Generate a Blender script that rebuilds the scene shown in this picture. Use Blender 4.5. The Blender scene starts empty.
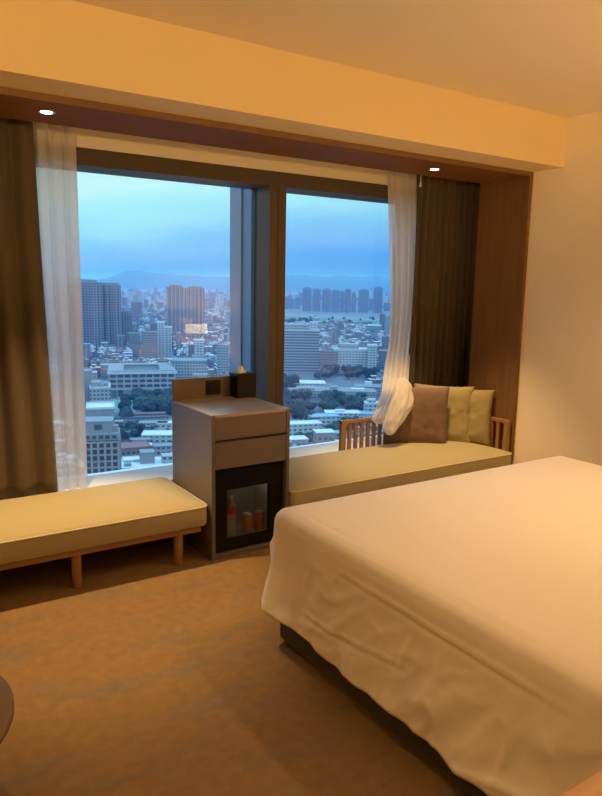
import bpy, bmesh, math, random
from mathutils import Vector, Matrix, noise
C = bpy.context.scene.collection
S = bpy.context.scene
random.seed(7)
PI = math.pi

# ------------------------------------------------------------------ materials
def new_mat(name):
    m = bpy.data.materials.new(name); m.use_nodes = True
    nt = m.node_tree; b = nt.nodes['Principled BSDF']
    return m, nt, b
def N(nt, kind, **kw):
    n = nt.nodes.new(kind)
    for k, v in kw.items(): setattr(n, k, v)
    return n
def plain(name, col, rough=.6, metal=0., spec=.5, bump=0., bscale=200., var=0., vscale=6.):
    m, nt, b = new_mat(name)
    b.inputs['Base Color'].default_value = (*col, 1)
    b.inputs['Roughness'].default_value = rough
    b.inputs['Metallic'].default_value = metal
    b.inputs['Specular IOR Level'].default_value = spec
    tc = N(nt, 'ShaderNodeTexCoord')
    if var:
        no = N(nt, 'ShaderNodeTexNoise'); no.inputs['Scale'].default_value = vscale; no.inputs['Detail'].default_value = 4
        mx = N(nt, 'ShaderNodeMix', data_type='RGBA')
        mx.inputs[6].default_value = (*[c*(1-var) for c in col], 1); mx.inputs[7].default_value = (*[min(1, c*(1+var)) for c in col], 1)
        nt.links.new(tc.outputs['Object'], no.inputs['Vector']); nt.links.new(no.outputs['Fac'], mx.inputs[0])
        nt.links.new(mx.outputs[2], b.inputs['Base Color'])
    if bump:
        n2 = N(nt, 'ShaderNodeTexNoise'); n2.inputs['Scale'].default_value = bscale; n2.inputs['Detail'].default_value = 3
        bp = N(nt, 'ShaderNodeBump'); bp.inputs['Strength'].default_value = bump; bp.inputs['Distance'].default_value = .004
        nt.links.new(tc.outputs['Object'], n2.inputs['Vector']); nt.links.new(n2.outputs['Fac'], bp.inputs['Height'])
        nt.links.new(bp.outputs['Normal'], b.inputs['Normal'])
    return m
def wood(name, c1, c2, axis=0, rough=.45, scale=9., spec=.5):
    m, nt, b = new_mat(name); b.inputs['Specular IOR Level'].default_value = spec
    tc = N(nt, 'ShaderNodeTexCoord'); mp = N(nt, 'ShaderNodeMapping')
    sc = [scale*4]*3; sc[axis] = scale*.22
    mp.inputs['Scale'].default_value = sc
    no = N(nt, 'ShaderNodeTexNoise'); no.inputs['Scale'].default_value = 1.; no.inputs['Detail'].default_value = 6; no.inputs['Distortion'].default_value = .6
    cr = N(nt, 'ShaderNodeValToRGB'); cr.color_ramp.elements[0].color = (*c1, 1); cr.color_ramp.elements[1].color = (*c2, 1)
    cr.color_ramp.elements[0].position = .3; cr.color_ramp.elements[1].position = .7
    nt.links.new(tc.outputs['Object'], mp.inputs['Vector']); nt.links.new(mp.outputs['Vector'], no.inputs['Vector'])
    nt.links.new(no.outputs['Fac'], cr.inputs['Fac']); nt.links.new(cr.outputs['Color'], b.inputs['Base Color'])
    b.inputs['Roughness'].default_value = rough
    return m
def fabric(name, col, rough=.85, weave=900., var=.10, sheen=.15):
    m, nt, b = new_mat(name)
    tc = N(nt, 'ShaderNodeTexCoord')
    no = N(nt, 'ShaderNodeTexNoise'); no.inputs['Scale'].default_value = weave*.35; no.inputs['Detail'].default_value = 2
    mx = N(nt, 'ShaderNodeMix', data_type='RGBA')
    mx.inputs[6].default_value = (*[c*(1-var) for c in col], 1); mx.inputs[7].default_value = (*[min(1, c*(1+var)) for c in col], 1)
    nt.links.new(tc.outputs['Object'], no.inputs['Vector']); nt.links.new(no.outputs['Fac'], mx.inputs[0])
    nt.links.new(mx.outputs[2], b.inputs['Base Color'])
    bp = N(nt, 'ShaderNodeBump'); bp.inputs['Strength'].default_value = .12; bp.inputs['Distance'].default_value = .001
    nt.links.new(no.outputs['Fac'], bp.inputs['Height']); nt.links.new(bp.outputs['Normal'], b.inputs['Normal'])
    b.inputs['Roughness'].default_value = rough; b.inputs['Specular IOR Level'].default_value = .25
    b.inputs['Sheen Weight'].default_value = sheen
    return m
def emis(name, col, strength):
    m, nt, b = new_mat(name)
    b.inputs['Base Color'].default_value = (*col, 1)
    b.inputs['Emission Color'].default_value = (*col, 1); b.inputs['Emission Strength'].default_value = strength
    return m
def sheer_mat():
    m = bpy.data.materials.new('sheer voile'); m.use_nodes = True; nt = m.node_tree; nt.nodes.clear()
    out = N(nt, 'ShaderNodeOutputMaterial'); tr = N(nt, 'ShaderNodeBsdfTransparent'); df = N(nt, 'ShaderNodeBsdfDiffuse'); tl = N(nt, 'ShaderNodeBsdfTranslucent')
    df.inputs['Color'].default_value = (.86, .82, .78, 1); tl.inputs['Color'].default_value = (.86, .82, .80, 1)
    m1 = N(nt, 'ShaderNodeMixShader'); m2 = N(nt, 'ShaderNodeMixShader'); m1.inputs[0].default_value = .5
    tc = N(nt, 'ShaderNodeTexCoord'); no = N(nt, 'ShaderNodeTexNoise'); no.inputs['Scale'].default_value = 260
    mr = N(nt, 'ShaderNodeMapRange'); mr.inputs[3].default_value = .70; mr.inputs[4].default_value = .92
    nt.links.new(tc.outputs['Object'], no.inputs['Vector']); nt.links.new(no.outputs['Fac'], mr.inputs[0]); nt.links.new(mr.outputs[0], m2.inputs[0])
    nt.links.new(df.outputs[0], m1.inputs[1]); nt.links.new(tl.outputs[0], m1.inputs[2])
    nt.links.new(tr.outputs[0], m2.inputs[1]); nt.links.new(m1.outputs[0], m2.inputs[2]); nt.links.new(m2.outputs[0], out.inputs[0])
    return m
def glass_mat(name, tint=(1, 1, 1), ior=1.5):
    m = bpy.data.materials.new(name); m.use_nodes = True; nt = m.node_tree; nt.nodes.clear()
    out = N(nt, 'ShaderNodeOutputMaterial'); tr = N(nt, 'ShaderNodeBsdfTransparent'); gl = N(nt, 'ShaderNodeBsdfGlossy'); fr = N(nt, 'ShaderNodeFresnel'); mx = N(nt, 'ShaderNodeMixShader')
    tr.inputs['Color'].default_value = (*tint, 1); gl.inputs['Roughness'].default_value = 0.; fr.inputs['IOR'].default_value = ior
    nt.links.new(fr.outputs[0], mx.inputs[0]); nt.links.new(tr.outputs[0], mx.inputs[1]); nt.links.new(gl.outputs[0], mx.inputs[2]); nt.links.new(mx.outputs[0], out.inputs[0])
    return m
def carpet_mat():
    m, nt, b = new_mat('carpet'); b.inputs['Roughness'].default_value = .95; b.inputs['Specular IOR Level'].default_value = .1
    tc = N(nt, 'ShaderNodeTexCoord'); mp = N(nt, 'ShaderNodeMapping'); mp.inputs['Scale'].default_value = (2.2, 6.5, 1); mp.inputs['Rotation'].default_value = (0, 0, .12)
    n1 = N(nt, 'ShaderNodeTexNoise'); n1.inputs['Scale'].default_value = 1.; n1.inputs['Detail'].default_value = 5; n1.inputs['Roughness'].default_value = .62
    cr = N(nt, 'ShaderNodeValToRGB'); e = cr.color_ramp.elements
    e[0].position = .50; e[0].color = (.25, .153, .07, 1); e[1].position = .70; e[1].color = (.195, .145, .10, 1)
    n2 = N(nt, 'ShaderNodeTexNoise'); n2.inputs['Scale'].default_value = 320; n2.inputs['Detail'].default_value = 2
    n3 = N(nt, 'ShaderNodeTexNoise'); n3.inputs['Scale'].default_value = 22; n3.inputs['Detail'].default_value = 5
    ad = N(nt, 'ShaderNodeMath', operation='ADD'); mr = N(nt, 'ShaderNodeMapRange'); mr.inputs[1].default_value = .6; mr.inputs[2].default_value = 1.4; mr.inputs[3].default_value = .84; mr.inputs[4].default_value = 1.16
    mul = N(nt, 'ShaderNodeMix', data_type='RGBA', blend_type='MULTIPLY'); mul.inputs[0].default_value = 1
    L = nt.links.new
    L(tc.outputs['Object'], mp.inputs['Vector']); L(mp.outputs['Vector'], n1.inputs['Vector']); L(n1.outputs['Fac'], cr.inputs['Fac'])
    L(tc.outputs['Object'], n2.inputs['Vector']); L(tc.outputs['Object'], n3.inputs['Vector']); L(n2.outputs['Fac'], ad.inputs[0]); L(n3.outputs['Fac'], ad.inputs[1]); L(ad.outputs[0], mr.inputs[0])
    L(cr.outputs['Color'], mul.inputs[6]); L(mr.outputs[0], mul.inputs[7]); L(mul.outputs[2], b.inputs['Base Color'])
    bp = N(nt, 'ShaderNodeBump'); bp.inputs['Strength'].default_value = .4; bp.inputs['Distance'].default_value = .004
    L(n2.outputs['Fac'], bp.inputs['Height']); L(bp.outputs['Normal'], b.inputs['Normal'])
    return m
def facade(name, wall, win, fh=3.3, bay=3.2, zf=(.32, .78), uf=(.2, .8), rough=.8):
    """wall with a grid of window openings, worked out from the building's own coordinates"""
    m, nt, b = new_mat(name); b.inputs['Roughness'].default_value = rough; b.inputs['Specular IOR Level'].default_value = .3
    tc = N(nt, 'ShaderNodeTexCoord'); sp = N(nt, 'ShaderNodeSeparateXYZ'); L = nt.links.new
    L(tc.outputs['Object'], sp.inputs[0])
    geo = N(nt, 'ShaderNodeNewGeometry'); spn = N(nt, 'ShaderNodeSeparateXYZ'); L(tc.outputs['Normal'], spn.inputs[0])
    def M(op, a, c=None):
        n = N(nt, 'ShaderNodeMath', operation=op)
        for i, v in enumerate((a, c)):
            if v is None: continue
            if isinstance(v, (int, float)): n.inputs[i].default_value = v
            else: L(v, n.inputs[i])
        return n.outputs[0]
    def inside(v, lo, hi): return M('MULTIPLY', M('GREATER_THAN', v, lo), M('LESS_THAN', v, hi))
    u = M('FRACT', M('DIVIDE', M('ADD', sp.outputs[0], sp.outputs[1]), bay)); v = M('FRACT', M('DIVIDE', sp.outputs[2], fh))
    k = M('MULTIPLY', inside(u, *uf), inside(v, *zf))
    k = M('MULTIPLY', k, M('LESS_THAN', M('ABSOLUTE', spn.outputs[2]), .5))
    mx = N(nt, 'ShaderNodeMix', data_type='RGBA'); L(k, mx.inputs[0])
    mx.inputs[6].default_value = (*wall, 1); mx.inputs[7].default_value = (*win, 1)
    L(mx.outputs[2], b.inputs['Base Color'])
    return m

M = {}
M['paint'] = plain('cream paint', (.80, .63, .35), .8, bump=.05, bscale=300)
M['ceil'] = plain('ceiling paint', (.80, .71, .57), .85, bump=.05, bscale=300)
M['wallr'] = plain('pale wall covering', (.90, .80, .63), .85, bump=.05, bscale=300)
M['portal'] = wood('portal veneer', (.19, .078, .018), (.235, .10, .024), 0, .6, spec=.12)
M['portal_v'] = wood('portal veneer upright', (.175, .088, .036), (.225, .115, .046), 2, .6, spec=.2)
M['lip'] = wood('portal edge', (.17, .085, .03), (.22, .115, .042), 0, .5)
M['oak'] = wood('oak', (.26, .125, .045), (.34, .175, .068), 0, .5)
M['oak_v'] = wood('oak upright', (.26, .125, .045), (.34, .175, .068), 2, .5)
M['table_oak'] = wood('nightstand oak', (.45, .23, .09), (.58, .32, .14), 0, .4)
M['laminate'] = plain('taupe laminate', (.15, .115, .09), .38, var=.05, vscale=30)
M['stone'] = plain('worktop', (.42, .375, .34), .28, var=.05, vscale=20)
M['groove'] = plain('shadow gap', (.03, .022, .016), .7)
M['black'] = plain('black gloss', (.010, .009, .008), .3, spec=.15)
M['blackmatt'] = plain('black enamel', (.016, .014, .012), .5, spec=.25)
M['inner'] = plain('fridge liner', (.30, .28, .26), .5)
M['bronze'] = plain('bronze frame', (.075, .052, .035), .45, .0)
M['fin'] = plain('outer cladding', (.16, .21, .28), .45, .2)
M['gasket'] = plain('rubber gasket', (.015, .016, .02), .6)
M['sill'] = plain('white sill', (.88, .87, .88), .4)
M['bench'] = fabric('olive beige upholstery', (.39, .335, .19))
M['piping'] = fabric('piping cord', (.58, .50, .32))
M['brownpil'] = fabric('brown linen', (.17, .105, .072), weave=700)
M['olivepil'] = fabric('olive linen', (.32, .262, .12), weave=700)
M['drape'] = fabric('dark drape', (.10, .070, .040), weave=600)
M['linen'] = fabric('white linen', (.86, .80, .74), weave=1200, var=.03, sheen=.1)
M['mattress'] = fabric('mattress ticking', (.75, .72, .68))
M['basecloth'] = fabric('grey green bed base', (.062, .062, .045))
M['sheer'] = sheer_mat()
M['carpet'] = carpet_mat()
M['glass'] = glass_mat('window glass', ior=1.4)
M['fglass'] = glass_mat('fridge door glass', (.92, .92, .92))
M['pet'] = plain('clear bottle', (.55, .55, .56), .15)
M['orange'] = plain('orange can', (.80, .26, .02), .35, .2)
M['redcan'] = plain('red can', (.62, .06, .03), .35, .2)
M['redlabel'] = plain('red label', (.75, .03, .03), .5)
M['white'] = plain('white', (.85, .84, .80), .5)
M['alu'] = plain('aluminium', (.7, .7, .68), .3, 1.)
M['chrome'] = plain('metal trim', (.75, .72, .68), .3, 1.)
M['tabletop'] = plain('dark brown top', (.16, .10, .05), .6)
M['bulb'] = emis('downlight lens', (1, .86, .62), 30)
M['lampshade'] = emis('lit lamp shade', (1, .78, .28), 9)
M['tissue'] = plain('tissue paper', (.9, .84, .76), .9)

# ------------------------------------------------------------------ mesh helpers
class MB:
    def __init__(self): self.bm = bmesh.new()
    def box(self, x0, x1, y0, y1, z0, z1, mat=None, mi=0):
        vs = [self.bm.verts.new(p) for p in ((x0,y0,z0),(x1,y0,z0),(x1,y1,z0),(x0,y1,z0),(x0,y0,z1),(x1,y0,z1),(x1,y1,z1),(x0,y1,z1))]
        if mat is not None:
            for v in vs: v.co = mat @ v.co
        fs = []
        for q in ((0,3,2,1),(4,5,6,7),(0,1,5,4),(1,2,6,5),(2,3,7,6),(3,0,4,7)):
            f = self.bm.faces.new([vs[i] for i in q]); f.material_index = mi; fs.append(f)
        return fs
    def cyl(self, x, y, z0, z1, r0, r1=None, n=24, mi=0, cap=True):
        r1 = r0 if r1 is None else r1
        a = [self.bm.verts.new((x+r0*math.cos(2*PI*i/n), y+r0*math.sin(2*PI*i/n), z0)) for i in range(n)]
        b = [self.bm.verts.new((x+r1*math.cos(2*PI*i/n), y+r1*math.sin(2*PI*i/n), z1)) for i in range(n)]
        for i in range(n):
            f = self.bm.faces.new((a[i], a[(i+1)%n], b[(i+1)%n], b[i])); f.smooth = True; f.material_index = mi
        if cap:
            self.bm.faces.new(a[::-1]).material_index = mi; self.bm.faces.new(b).material_index = mi
    def lathe(self, x, y, prof, n=28, mi=0):
        rings = [[self.bm.verts.new((x+r*math.cos(2*PI*i/n), y+r*math.sin(2*PI*i/n), z)) for i in range(n)] for r, z in prof]
        for A, B in zip(rings, rings[1:]):
            for i in range(n):
                f = self.bm.faces.new((A[i], A[(i+1)%n], B[(i+1)%n], B[i])); f.smooth = True; f.material_index = mi
        self.bm.faces.new(rings[0][::-1]).material_index = mi; self.bm.faces.new(rings[-1]).material_index = mi
    def grid(self, nu, nv, fn, mi=0, closed=False):
        V = [[self.bm.verts.new(fn(i/(nu-1) if not closed else i/nu, j/(nv-1))) for i in range(nu)] for j in range(nv)]
        for j in range(nv-1):
            for i in range(nu if closed else nu-1):
                k = (i+1) % nu
                f = self.bm.faces.new((V[j][i], V[j][k], V[j+1][k], V[j+1][i])); f.smooth = True; f.material_index = mi
        return V
    def tube(self, pts, r, n=8, mi=0, closed=False):
        pts = [Vector(p) for p in pts]; rings = []
        m = len(pts)
        for k, p in enumerate(pts):
            a = pts[(k-1) % m] if (closed or k > 0) else p; b = pts[(k+1) % m] if (closed or k < m-1) else p
            t = (b-a).normalized(); u = t.cross(Vector((0,0,1)))
            if u.length < 1e-4: u = t.cross(Vector((0,1,0)))
            u.normalize(); w = u.cross(t)
            rings.append([self.bm.verts.new(p + u*r*math.cos(2*PI*i/n) + w*r*math.sin(2*PI*i/n)) for i in range(n)])
        for k in range(m if closed else m-1):
            A, B = rings[k], rings[(k+1) % m]
            for i in range(n):
                f = self.bm.faces.new((A[i], A[(i+1)%n], B[(i+1)%n], B[i])); f.smooth = True; f.material_index = mi
    def build(self, name, mats, parent=None, bevel=0., solid=0., sub=0, seg=2):
        bmesh.ops.recalc_face_normals(self.bm, faces=self.bm.faces)
        me = bpy.data.meshes.new(name); self.bm.to_mesh(me); self.bm.free()
        for m in (mats if isinstance(mats, (list, tuple)) else [mats]): me.materials.append(m)
        o = bpy.data.objects.new(name, me); C.objects.link(o)
        if parent: o.parent = parent; o.matrix_parent_inverse = Matrix.Translation(-Vector(parent.location))
        if solid:
            s = o.modifiers.new('s', 'SOLIDIFY'); s.thickness = solid; s.offset = 0
        if bevel:
            b = o.modifiers.new('b', 'BEVEL'); b.width = bevel; b.segments = seg; b.limit_method = 'ANGLE'
        if sub:
            b = o.modifiers.new('u', 'SUBSURF'); b.levels = sub; b.render_levels = sub
        return o
def tag(o, label=None, cat=None, group=None, kind=None):
    if label: o['label'] = label
    if cat: o['category'] = cat
    if group: o['group'] = group
    if kind: o['kind'] = kind
    return o
def empty(name, loc, label, cat, group=None):
    o = bpy.data.objects.new(name, None); C.objects.link(o); o.location = loc; o.empty_display_size = .1
    return tag(o, label, cat, group)
def struct(name, mb, mat, parent=None, **kw):
    o = mb.build(name, mat, parent, **kw)
    if not parent: o['kind'] = 'structure'
    return o
def rrect(hx, hy, r, seg, per):
    """points round a rounded rectangle, counter-clockwise, each with its outward normal"""
    r = max(min(r, hx-1e-3, hy-1e-3), 1e-3); out = []
    cs = ((hx-r, hy-r, 0), (-hx+r, hy-r, PI/2), (-hx+r, -hy+r, PI), (hx-r, -hy+r, 1.5*PI))
    for k in range(4):
        cx, cy, a0 = cs[k]
        for i in range(seg+1):
            a = a0 + PI/2*i/seg; out.append((cx+r*math.cos(a), cy+r*math.sin(a), math.cos(a), math.sin(a)))
        nx, ny, a1 = cs[(k+1) % 4]; a = a0+PI/2
        p0 = (cx+r*math.cos(a), cy+r*math.sin(a)); p1 = (nx+r*math.cos(a1), ny+r*math.sin(a1))
        for i in range(1, per): out.append((p0[0]+(p1[0]-p0[0])*i/per, p0[1]+(p1[1]-p0[1])*i/per, math.cos(a), math.sin(a)))
    return out
def loft(mb, cx, cy, hx, hy, rad, rings, seg=6, per=12, disp=None):
    rows = []
    for off, z in rings:
        row = []
        for x, y, nx, ny in rrect(hx+off, hy+off, max(rad+off, .01), seg, per):
            p = Vector((cx+x, cy+y, z))
            if disp: p = disp(p, nx, ny, off)
            row.append(mb.bm.verts.new(p))
        rows.append(row)
    n = len(rows[0])
    for A, B in zip(rows, rows[1:]):
        for i in range(n):
            f = mb.bm.faces.new((A[i], A[(i+1)%n], B[(i+1)%n], B[i])); f.smooth = True
    return rows
def smooth_prof(pts, n):
    """resample a polyline of (offset, z) evenly"""
    d = [0.]
    for a, b in zip(pts, pts[1:]): d.append(d[-1]+math.dist(a, b))
    out = []
    for i in range(n):
        t = d[-1]*i/(n-1); k = max(j for j in range(len(d)) if d[j] <= t+1e-9); k = min(k, len(pts)-2)
        f = (t-d[k])/(d[k+1]-d[k]); out.append((pts[k][0]+(pts[k+1][0]-pts[k][0])*f, pts[k][1]+(pts[k+1][1]-pts[k][1])*f))
    return out

# ------------------------------------------------------------------ camera
F, PITCH, ROLL, YAW, H = 681.0, .1655, .01883, .5812, 1.55
fw = Vector((math.sin(YAW)*math.cos(PITCH), math.cos(YAW)*math.cos(PITCH), -math.sin(PITCH)))
r0 = Vector((math.cos(YAW), -math.sin(YAW), 0)); u0 = r0.cross(fw)
rt = r0*math.cos(ROLL)+u0*math.sin(ROLL); up = u0*math.cos(ROLL)-r0*math.sin(ROLL)
cam = bpy.data.cameras.new('camera'); co = bpy.data.objects.new('camera', cam); C.objects.link(co)
R = Matrix((rt, up, -fw)).transposed().to_4x4(); R.translation = (0, 0, H); co.matrix_world = R
cam.sensor_fit = 'VERTICAL'; cam.sensor_height = 24; cam.lens = 24*F/796; cam.clip_start = .05; cam.clip_end = 40000
S.camera = co

# ------------------------------------------------------------------ the room shell
ZC, XR, XL = 2.68, 4.10, -1.3
def sbox(name, mat, *b, bevel=0.):
    mb = MB(); mb.box(*b); return struct(name, mb, mat, bevel=bevel)
sbox('floor', M['carpet'], XL-.2, 4.75, -2.8, 4.35, -.12, 0)
sbox('ceiling', M['ceil'], XL-.2, 4.75, -2.8, 4.35, ZC, ZC+.12)
sbox('wall_right', M['wallr'], XR, XR+.14, 0, 3.30, 0, ZC)
sbox('wall_left', M['paint'], XL-.14, XL, -2.6, 3.30, 0, ZC)
sbox('wall_back', M['paint'], XL, .75, -2.74, -2.6, 0, ZC)
sbox('wall_headboard', M['paint'], .75, XR, -.14, 0, 0, ZC)
sbox('wall_corridor', M['paint'], .75, .89, -2.6, -.14, 0, ZC)
mb = MB()                                                           # the window wall round its opening
WX0, WX1, WZ0, WZ1, WY, GY = .35, 3.74, .30, 2.20, 4.10, 4.30
mb.box(-.3, 4.6, WY, WY+.26, 2.297, ZC); mb.box(-.3, WX0-.1, WY, WY+.26, 0, 2.297); mb.box(WX1+.1, 4.6, WY, WY+.26, 0, 2.297); mb.box(WX0-.1, WX1+.1, WY, WY+.26, 0, .262)
struct('wall_front', mb, M['ceil'])
sbox('wall_pocket_right', M['paint'], 4.60, 4.74, 3.30, WY+.26, 0, ZC)
sbox('wall_pocket_left', M['paint'], -.44, -.3, 3.45, WY+.26, 0, ZC)
sbox('wall_front_left', M['paint'], XL-.14, .08, 3.307, 3.45, 0, ZC)
sbox('wall_pocket_return', M['paint'], XR, 4.6, 3.30, 3.44, 0, ZC)
sbox('ceiling_bulkhead', M['paint'], XL, XR, 3.057, 3.77, 2.362, ZC)
sbox('trim_1', M['portal'], .08, XR, 3.307, 3.77, 2.331, 2.362, bevel=.002)       # oak lined portal
sbox('trim_2', M['portal_v'], 4.07, XR, 3.307, 3.77, 0, 2.331, bevel=.002)
sbox('trim_3', M['portal_v'], .08, .11, 3.307, 3.77, 0, 2.331, bevel=.002)
for n, b in (('baseboard_right', (XR-.012, XR, 0, 3.30, 0, .08)), ('baseboard_left', (XL, XL+.012, -2.6, 3.30, 0, .08))):
    sbox(n, M['portal'], *b, bevel=.003)
mb = MB(); mb.box(.08, XR, 3.3045, 3.3068, 2.331, 2.362); mb.box(4.07, XR, 3.3045, 3.3068, 0, 2.331); mb.box(.08, .11, 3.3045, 3.3068, 0, 2.331); struct('trim_4', mb, M['lip'])
# window
mb = MB(); mb.box(WX0-.1, WX1+.1, WY, WY+.26, WZ1, 2.297); win = struct('window_1', mb, M['bronze'], bevel=.002)
win['label'] = 'bronze framed picture window looking over the city'
def wp(name, mat, *boxes, bevel=.0015):
    mb = MB()
    for b in boxes: mb.box(*b)
    return struct(name, mb, mat, win, bevel=bevel)
wp('window_jamb', M['bronze'], (WX0-.1, WX0, WY, WY+.26, .262, WZ1)); wp('window_jamb', M['bronze'], (WX1, WX1+.1, WY, WY+.26, .262, WZ1))
MX0, MX1 = 2.4135, 2.5435
wp('mullion', M['bronze'], (MX0, 2.4762, WY, GY-.022, WZ0, WZ1)); wp('mullion', M['bronze'], (2.4798, MX1, WY, GY-.022, WZ0, WZ1)); wp('mullion', M['gasket'], (2.4762, 2.4798, WY+.006, GY-.03, WZ0, WZ1))
wp('mullion_fin', M['fin'], (MX0+.001, MX1-.001, GY+.06, GY+.39, -1.5, 4.5))
wp('fin_strip', M['gasket'], (MX0-.006, MX0+.02, GY+.30, GY+.312, -1.5, 4.5))
wp('fin_strip', M['fin'], (MX0-.012, MX0+.02, GY+.19, GY+.30, -1.5, 4.5))
wp('gasket', M['gasket'], (MX0, MX1, GY-.022, GY+.06, WZ0, WZ1))
wp('window_glass', M['glass'], (WX0, MX0, GY, GY+.012, WZ0, WZ1), bevel=0); wp('window_glass', M['glass'], (MX1, WX1, GY, GY+.012, WZ0, WZ1), bevel=0)
wp('window_sill', M['sill'], (-.28, 4.55, 3.972, WY+.26, .262, WZ0), bevel=.003)

# ------------------------------------------------------------------ downlights
WARM = (1, .655, .30)
def downlight(x, y, label, k=1.):
    t = empty('downlight', (x, y, 2.331), label, 'ceiling light', None)
    mb = MB(); mb.lathe(x, y, [(.027, 2.3305), (.039, 2.3305), (.041, 2.327), (.038, 2.3245), (.029, 2.3265), (.027, 2.3305)], 36); mb.build('trim_ring', M['chrome'], t)
    mb = MB(); mb.lathe(x, y, [(.026, 2.3285), (.026, 2.3265), (.018, 2.3235), (.004, 2.322)], 28); mb.build('lens', M['bulb'], t)
    l = bpy.data.lights.new('downlight_beam', 'SPOT'); l.energy = DL*k; l.color = WARM; l.spot_size = math.radians(64); l.spot_blend = .7; l.shadow_soft_size = .022
    o = bpy.data.objects.new('downlight_beam', l); C.objects.link(o); o.location = (x, y, 2.316); o.rotation_euler = (-.10, 0, 0)
DL = 245
downlight(.834, 3.50, 'lit recessed downlight above the left sheer curtain')
downlight(3.345, 3.51, 'lit recessed downlight above the right curtains', .72)

# ------------------------------------------------------------------ benches
def piping_loop(cx, cy, hx, hy, r, z, rad, parent):
    mb = MB(); mb.tube([(cx+x, cy+y, z) for x, y, _, _ in rrect(hx, hy, r, 6, 20)], rad, 8, closed=True); return mb.build('piping', M['piping'], parent)
def cushion(x0, x1, y0, y1, z0, z1, parent, crown=.046):
    mb = MB(); cx, cy, hx, hy = (x0+x1)/2, (y0+y1)/2, (x1-x0)/2, (y1-y0)/2
    rings = [(-.03, z0), (-.006, z0+.004), (0, z0+.012), (.003, (z0+z1)/2), (0, z1-.012), (-.006, z1-.003)]
    for k in range(1, 13):
        s = k/12; rings.append((-.006-(hy-.03)*s, z1-.003+crown*(1-(1-s)**2.4)))
    rows = loft(mb, cx, cy, hx, hy, .045, rings, 6, 40)
    mb.bm.faces.new(rows[-1]); mb.bm.faces.new(rows[0][::-1])
    c = mb.build('cushion', M['bench'], parent)
    piping_loop(cx, cy, hx+.001, hy+.001, .046, z1-.009, .0048, c)
    return c
bx0, bx1, by0, by1 = .13, 1.575, 3.305, 3.966
t = empty('window_bench', ((bx0+bx1)/2, 3.63, 0), 'long olive beige padded bench on round oak legs, left of the cabinet', 'bench')
cushion(bx0, bx1, by0, by1, .212, .334, t)
mb = MB(); mb.box(bx0+.03, bx1-.04, by0+.02, by0+.05, .18, .211); mb.box(bx0+.03, bx1-.04, by1-.05, by1-.02, .18, .211)
mb.box(bx0+.03, bx0+.06, by0+.05, by1-.05, .18, .211); mb.box(bx1-.07, bx1-.04, by0+.05, by1-.05, .18, .211); mb.box(bx0+.06, bx1-.07, by0+.05, by1-.05, .195, .211)
mb.build('rail', M['oak'], t, bevel=.003)
for lx in (.30, .857, 1.413):
    for ly in (by0+.055, by1-.06):
        mb = MB(); mb.cyl(lx, ly, 0, .194, .0235, .0265, 28); mb.build('leg', M['oak_v'], t, bevel=.002)
# daybed right of the cabinet
dx0, dx1 = 2.105, 4.068
t = empty('daybed', (3.08, 3.63, 0), 'padded window seat with slatted oak back and arm, right of the cabinet', 'daybed')
cushion(dx0, dx1, 3.275, by1, .212, .336, t)
mb = MB(); mb.box(dx0+.02, dx1-.006, by0+.02, by1-.02, .18, .211); mb.build('frame', M['oak'], t, bevel=.003)
for lx in (2.2, 3.1, 3.98):
    for ly in (by0+.06, by1-.06):
        mb = MB(); mb.cyl(lx, ly, 0, .18, .0235, .0265, 24); mb.build('leg', M['oak_v'], t, bevel=.002)
RY = 3.972
b = MB(); b.box(2.972, 3.99, RY, RY+.026, .525, .555); back = b.build('back_rail', M['oak'], t, bevel=.004)
for px in (2.972, 3.965):
    b = MB(); b.box(px, px+.045, RY-.004, RY+.028, .20, .556); b.build('post', M['oak_v'], t, bevel=.003)
x = 3.045
while x < 3.93:
    b = MB(); b.box(x, x+.030, RY+.004, RY+.022, .21, .526); b.build('slat', M['oak_v'], t, bevel=.002); x += .0585
ax0, ax1 = 4.026, 4.058
b = MB(); b.box(ax0, ax1, 3.312, RY, .548, .576); b.build('arm_rail', M['oak'], t, bevel=.004)
b = MB(); b.box(ax0, ax1, 3.312, 3.352, .21, .549); b.build('arm_post', M['oak_v'], t, bevel=.003)
y = 3.40
while y < 3.9:
    b = MB(); b.box(ax0+.006, ax1-.006, y, y+.028, .21, .55); b.build('arm_slat', M['oak_v'], t, bevel=.002); y += .062

# ------------------------------------------------------------------ cushions on the daybed
def pillow(name, label, mat, xr, yr, yaw, lean, w=.46, h=.45, th=.065, seed=0, group='throw pillows on the daybed', zb=.350):
    """xr, yr: the right bottom corner"""
    mb = MB(); n = 33
    def side(s):
        def fn(u, v):
            a, c = u*2-1, v*2-1
            px = a*w/2*(1-.055*(1-c*c)*abs(a)**3); pz = c*h/2*(1-.055*(1-a*a)*abs(c)**3)
            k = max(0, (1-a**4)*(1-c**4))**.55
            q = noise.noise(Vector((px*9+seed, pz*9, s*3)))*.012*k + noise.noise(Vector((px*26+seed, pz*26, s)))*.004*k
            ed = abs(a)**6; q += .004*math.sin(c*38+seed)*ed*(1-abs(a)**30)
            return Vector((px, s*(k*th+q), pz))
        return fn
    mb.grid(n, n, side(-1)); mb.grid(n, n, side(1))
    bmesh.ops.remove_doubles(mb.bm, verts=mb.bm.verts, dist=1e-5)
    o = mb.build(name, mat)
    o.rotation_mode = 'XYZ'
    rot = Matrix.Rotation(yaw, 3, 'Z') @ Matrix.Rotation(-lean, 3, 'X')
    o.rotation_euler = rot.to_euler()
    o.location = Vector((xr, yr, zb)) - rot @ Vector((w/2*.97, 0, -h/2*.97))
    return tag(o, label, 'pillow', group)
pillow('throw_pillow', 'olive square pillow farthest right, against the oak arm', M['olivepil'], 4.008, 3.462, -1.02, .10, w=.44, h=.43, seed=3.3, th=.05, zb=.362)
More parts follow.
